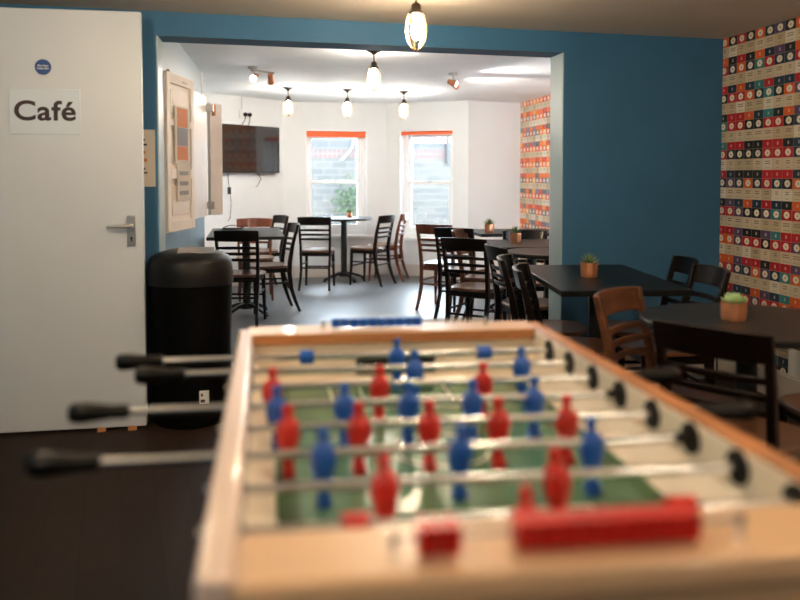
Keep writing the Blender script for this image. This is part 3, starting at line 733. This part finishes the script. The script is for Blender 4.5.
# goal openings with dark pocket
for yy, yd, nm in ((YI1 + .018, YI1 + .021, 'goal_mouth'), (YI0 - .06, YI0 - .058, 'goal_mouth')):
    mb = MB().box(.22, .42, yy - .002, yd - .0005, .752, .806); fpart(mb, nm, 'black_rub')
mb = MB().box(XI0, XI1, Y0 + .04, YI1 + .02, .735, .744); mb.raw([(XI1, y, z) for y, z in ((YI0, .744), (YI1 + .02, .744))] + [(XI1, y, .79) for y in (YI0, YI1 + .02)] + [(.615, y, .744) for y in (YI0, YI1 + .02)], [(0, 1, 3, 2), (2, 3, 5, 4), (0, 4, 5, 1), (0, 2, 4), (1, 5, 3)])
mb.raw([(XI0, y, .744) for y in (YI0, YI1 + .02)] + [(XI0, y, .79) for y in (YI0, YI1 + .02)] + [(.012, y, .744) for y in (YI0, YI1 + .02)], [(0, 1, 3, 2), (2, 3, 5, 4), (0, 4, 5, 1), (0, 2, 4), (1, 5, 3)])
fpart(mb, 'playfield_base', 'cream')
# playing field with markings in one mesh
mb = MB(); FX0, FX1, FY0, FY1, z = .012, .615, .90, 1.845, .7465
mb.box(FX0, FX1, FY0, FY1, .744, z); mb.cur = 1
z += .0006
for (a, b_, c_, d_) in ((FX0, FX0 + .035, FY0, FY1), (FX1 - .035, FX1, FY0, FY1), (FX0 + .035, FX1 - .035, FY1 - .03, FY1)): mb.quad((a, c_, z), (b_, c_, z), (b_, d_, z), (a, d_, z))
mb.cur = 2; z += .0006
def strip(a, b_, c_, d_): mb.quad((a, c_, z), (b_, c_, z), (b_, d_, z), (a, d_, z))
yc = (FY0 + FY1) / 2; xc = (FX0 + FX1) / 2
strip(FX0 + .035, FX1 - .035, yc - .004, yc + .004)
for s_, yb in ((1, FY0 + .04), (-1, FY1 - .04)):
    for w_, dpt in ((.17, .17), (.10, .08)):
        e = yb + s_ * dpt; strip(xc - w_, xc + w_, min(e, e - s_ * .006), max(e, e - s_ * .006))
        for sx in (-1, 1): strip(xc + sx * w_ - .003, xc + sx * w_ + .003, min(yb, e), max(yb, e))
def ringm(cx_, cy_, r, w_=.003, a0=0, a1=2 * PI):
    n = 40
    for k in range(n):
        a, b_ = a0 + (a1 - a0) * k / n, a0 + (a1 - a0) * (k + 1) / n
        mb.quad((cx_ + (r - w_) * cos(a), cy_ + (r - w_) * sin(a), z), (cx_ + (r + w_) * cos(a), cy_ + (r + w_) * sin(a), z), (cx_ + (r + w_) * cos(b_), cy_ + (r + w_) * sin(b_), z), (cx_ + (r - w_) * cos(b_), cy_ + (r - w_) * sin(b_), z))
ringm(xc, yc, .085); ringm(xc, yc, .008, .008)
fpart(mb, 'playfield', ['field_green', 'field_dark', 'field_line'])
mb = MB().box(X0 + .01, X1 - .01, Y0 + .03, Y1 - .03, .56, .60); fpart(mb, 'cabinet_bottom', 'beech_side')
mb = MB().box(X0 + .002, X0 + .02, Y0 + .02, Y1 - .02, .56, .66).box(X1 - .02, X1 - .002, Y0 + .02, Y1 - .02, .56, .66).box(XI0, XI1, Y0 + .015, Y0 + .03, .56, .60).box(XI0, XI1, Y1 - .03, Y1 - .015, .56, .834)
fpart(mb, 'cabinet_side', 'beech')
for x in (X0 + .06, X1 - .06):
    for y in (Y0 + .08, Y1 - .08):
        mb = MB().sweep([(x, y, 0), (x, y, .57)], [(Vector((.026, 0, 0)), Vector((0, .026, 0))), (Vector((.036, 0, 0)), Vector((0, .036, 0)))]); fpart(mb, 'leg', 'beech', bevel=.004)
# players
def figure_mesh(matname):
    mb = MB()
    prof = [(.001, .040), (.007, .038), (.0095, .030), (.008, .022), (.0065, .018), (.013, .013), (.020, .004), (.0215, -.006), (.020, -.018), (.015, -.036), (.011, -.052), (.0095, -.062), (.010, -.068)]
    mb.lathe(prof, 18, sy=.72)
    mb.box(-.010, .010, -.012, .012, -.081, -.066)
    o = mb.build('player', matname); return o
RODS = {0: ('blue', (.301,), (.09, .51)), 1: ('blue', (.319, .56), ()), 2: ('red', (.01, .223, .436), ()), 3: ('blue', (.017, .14, .259, .38, .5), ()),
        4: ('red', (.033, .152, .272, .392, .514), ()), 5: ('blue', (.083, .294, .505), ()), 6: ('red', (.157, .399), ()), 7: ('red', (.313,), (.103, .514))}
grips = {0: (-.332, -.232), 1: (-.275, -.170), 3: (-.340, -.243), 5: (-.350, -.240)}
fig = {}
ZR = .829
for k in range(8):
    colr, pl, stops = RODS[k]; mt = colr + '_pl'; y = 1.789 - .127 * k
    xa = -.16 if False else None
    if colr == 'blue': xa, xb = grips[k][1] - .01, X1 + .012
    else: xa, xb = X0 - .010, .765
    mb = MB().cyl((xa, y, ZR), (xb, y, ZR), .0072, 16); rod = fpart(mb, 'rod', 'chrome')
    # players and stops ride on the rod
    for x in pl:
        yy = y - SH * (x - .32)
        if colr not in fig: f = fig[colr] = figure_mesh(mt)
        else: f = fig[colr].copy(); COL.objects.link(f)
        f.parent = rod; f.location = (x - OFF.x, yy - OFF.y, ZR); f.rotation_euler = (random.uniform(-.10, .10), 0, 0)
        if k == 6: f.rotation_euler = (-.18, 0, 0)
    for x in stops:
        s_ = MB().cyl((x - .016, y, ZR), (x + .016, y, ZR), .0165, 18); fpart(s_, 'rod_stop', mt, rod)
    # rubber bumpers by the walls
    for x, w_ in (((XI1 - .018, .012),) if k in (3, 5) else ()):
        bmp = MB().cyl((x - w_, y, ZR), (x + w_, y, ZR), .0095, 14); fpart(bmp, 'rubber_bumper', 'black_rub', rod)
    # bearings in both side rails
    for x in (XI1, XI0):
        s_ = 1 if x == XI1 else -1
        mb = MB().cyl((x - s_ * .005, y, ZR - .001), (x + s_ * .002, y, ZR - .001), .0255, 24)
        mb.cyl((x + s_ * .0, y, ZR - .001), (x + s_ * .041, y, ZR - .001), .017, 24); fpart(mb, 'rod_bearing', 'black_rub' if s_ > 0 else 'chrome')
    # handle
    if colr == 'blue': a, b_ = grips[k]; s_ = -1; st_ = b_
    else: a, b_ = .755, .86; s_ = 1; st_ = a
    prof = [(.0085, 0), (.012, .004), (.013, .012), (.0125, .03), (.016, .055), (.019, .080), (.0185, .096), (.013, .104), (.001, .106)]
    rings = []
    mb = MB()
    for r_, d_ in prof:
        rings.append([Vector((st_ + s_ * d_, y + r_ * cos(q * 2 * PI / 20), ZR + r_ * sin(q * 2 * PI / 20))) for q in range(20)])
    mb.ring(rings); fpart(mb, 'handle', 'grip', rod)
# score counters on the two end rails
def scorer(y, z, x0, x1, beads, matname, size, bw_):
    mb = MB().cyl((x0, y, z), (x1, y, z), .003, 8).box(x0 - .004, x0 + .004, y - .005, y + .005, ZT - .002, z + .006).box(x1 - .004, x1 + .004, y - .005, y + .005, ZT - .002, z + .006)
    r = fpart(mb, 'score_rod', 'chrome')
    for bx in beads:
        mb = MB().box(bx - bw_ / 2, bx + bw_ / 2, y - size, y + size, z - size, z + size); fpart(mb, 'score_bead', matname, r, bevel=.002)
bwid = .0222
scorer(.758, .880, .125, .50, [.160, .183] + [.262 + bwid * i for i in range(9)], 'red_pl', .0145, bwid * .97)
scorer(1.955, .876, .14, .56, [.172 + .0232 * i for i in range(10)], 'blue_pl', .011, bwid * .97)

# ------------------------------------------------------------------ light
W = bpy.data.worlds.new('sky'); S.world = W; W.use_nodes = True
bg = W.node_tree.nodes['Background']; bg.inputs[0].default_value = (.72, .87, 1, 1); bg.inputs[1].default_value = 20
for T, h in ((T1, h1), (T2, h2)):     # portals guide the sky light through the windows, they add none
    a, b_, z0, z1 = h
    ld = bpy.data.lights.new('window_portal', 'AREA'); ld.shape = 'RECTANGLE'; ld.size = b_ - a; ld.size_y = z1 - z0
    ld.cycles.is_portal = True
    o = bpy.data.objects.new('window_portal', ld); COL.objects.link(o)
    o.matrix_world = T @ Matrix.Translation(((a + b_) / 2, .30, (z0 + z1) / 2)) @ Matrix.Rotation(-PI / 2, 4, 'X')

# ------------------------------------------------------------------ camera
cam = bpy.data.cameras.new('camera'); co = bpy.data.objects.new('camera', cam); COL.objects.link(co)
cam.sensor_width = 36; cam.lens = 778 / 800 * 36; cam.shift_y = -.1115
co.location = (0, 0, 1.25); co.rotation_euler = (PI / 2 - math.radians(2.6), 0, -math.atan(134 / 778))
cam.clip_start = .05; cam.clip_end = 60
cam.dof.use_dof = True; cam.dof.focus_distance = 5.2; cam.dof.aperture_fstop = 1.6
S.camera = co
vs = S.view_settings; vs.view_transform = 'Standard'; vs.look = 'None'; vs.gamma = 1; vs.use_curve_mapping = False; vs.exposure = 1.25
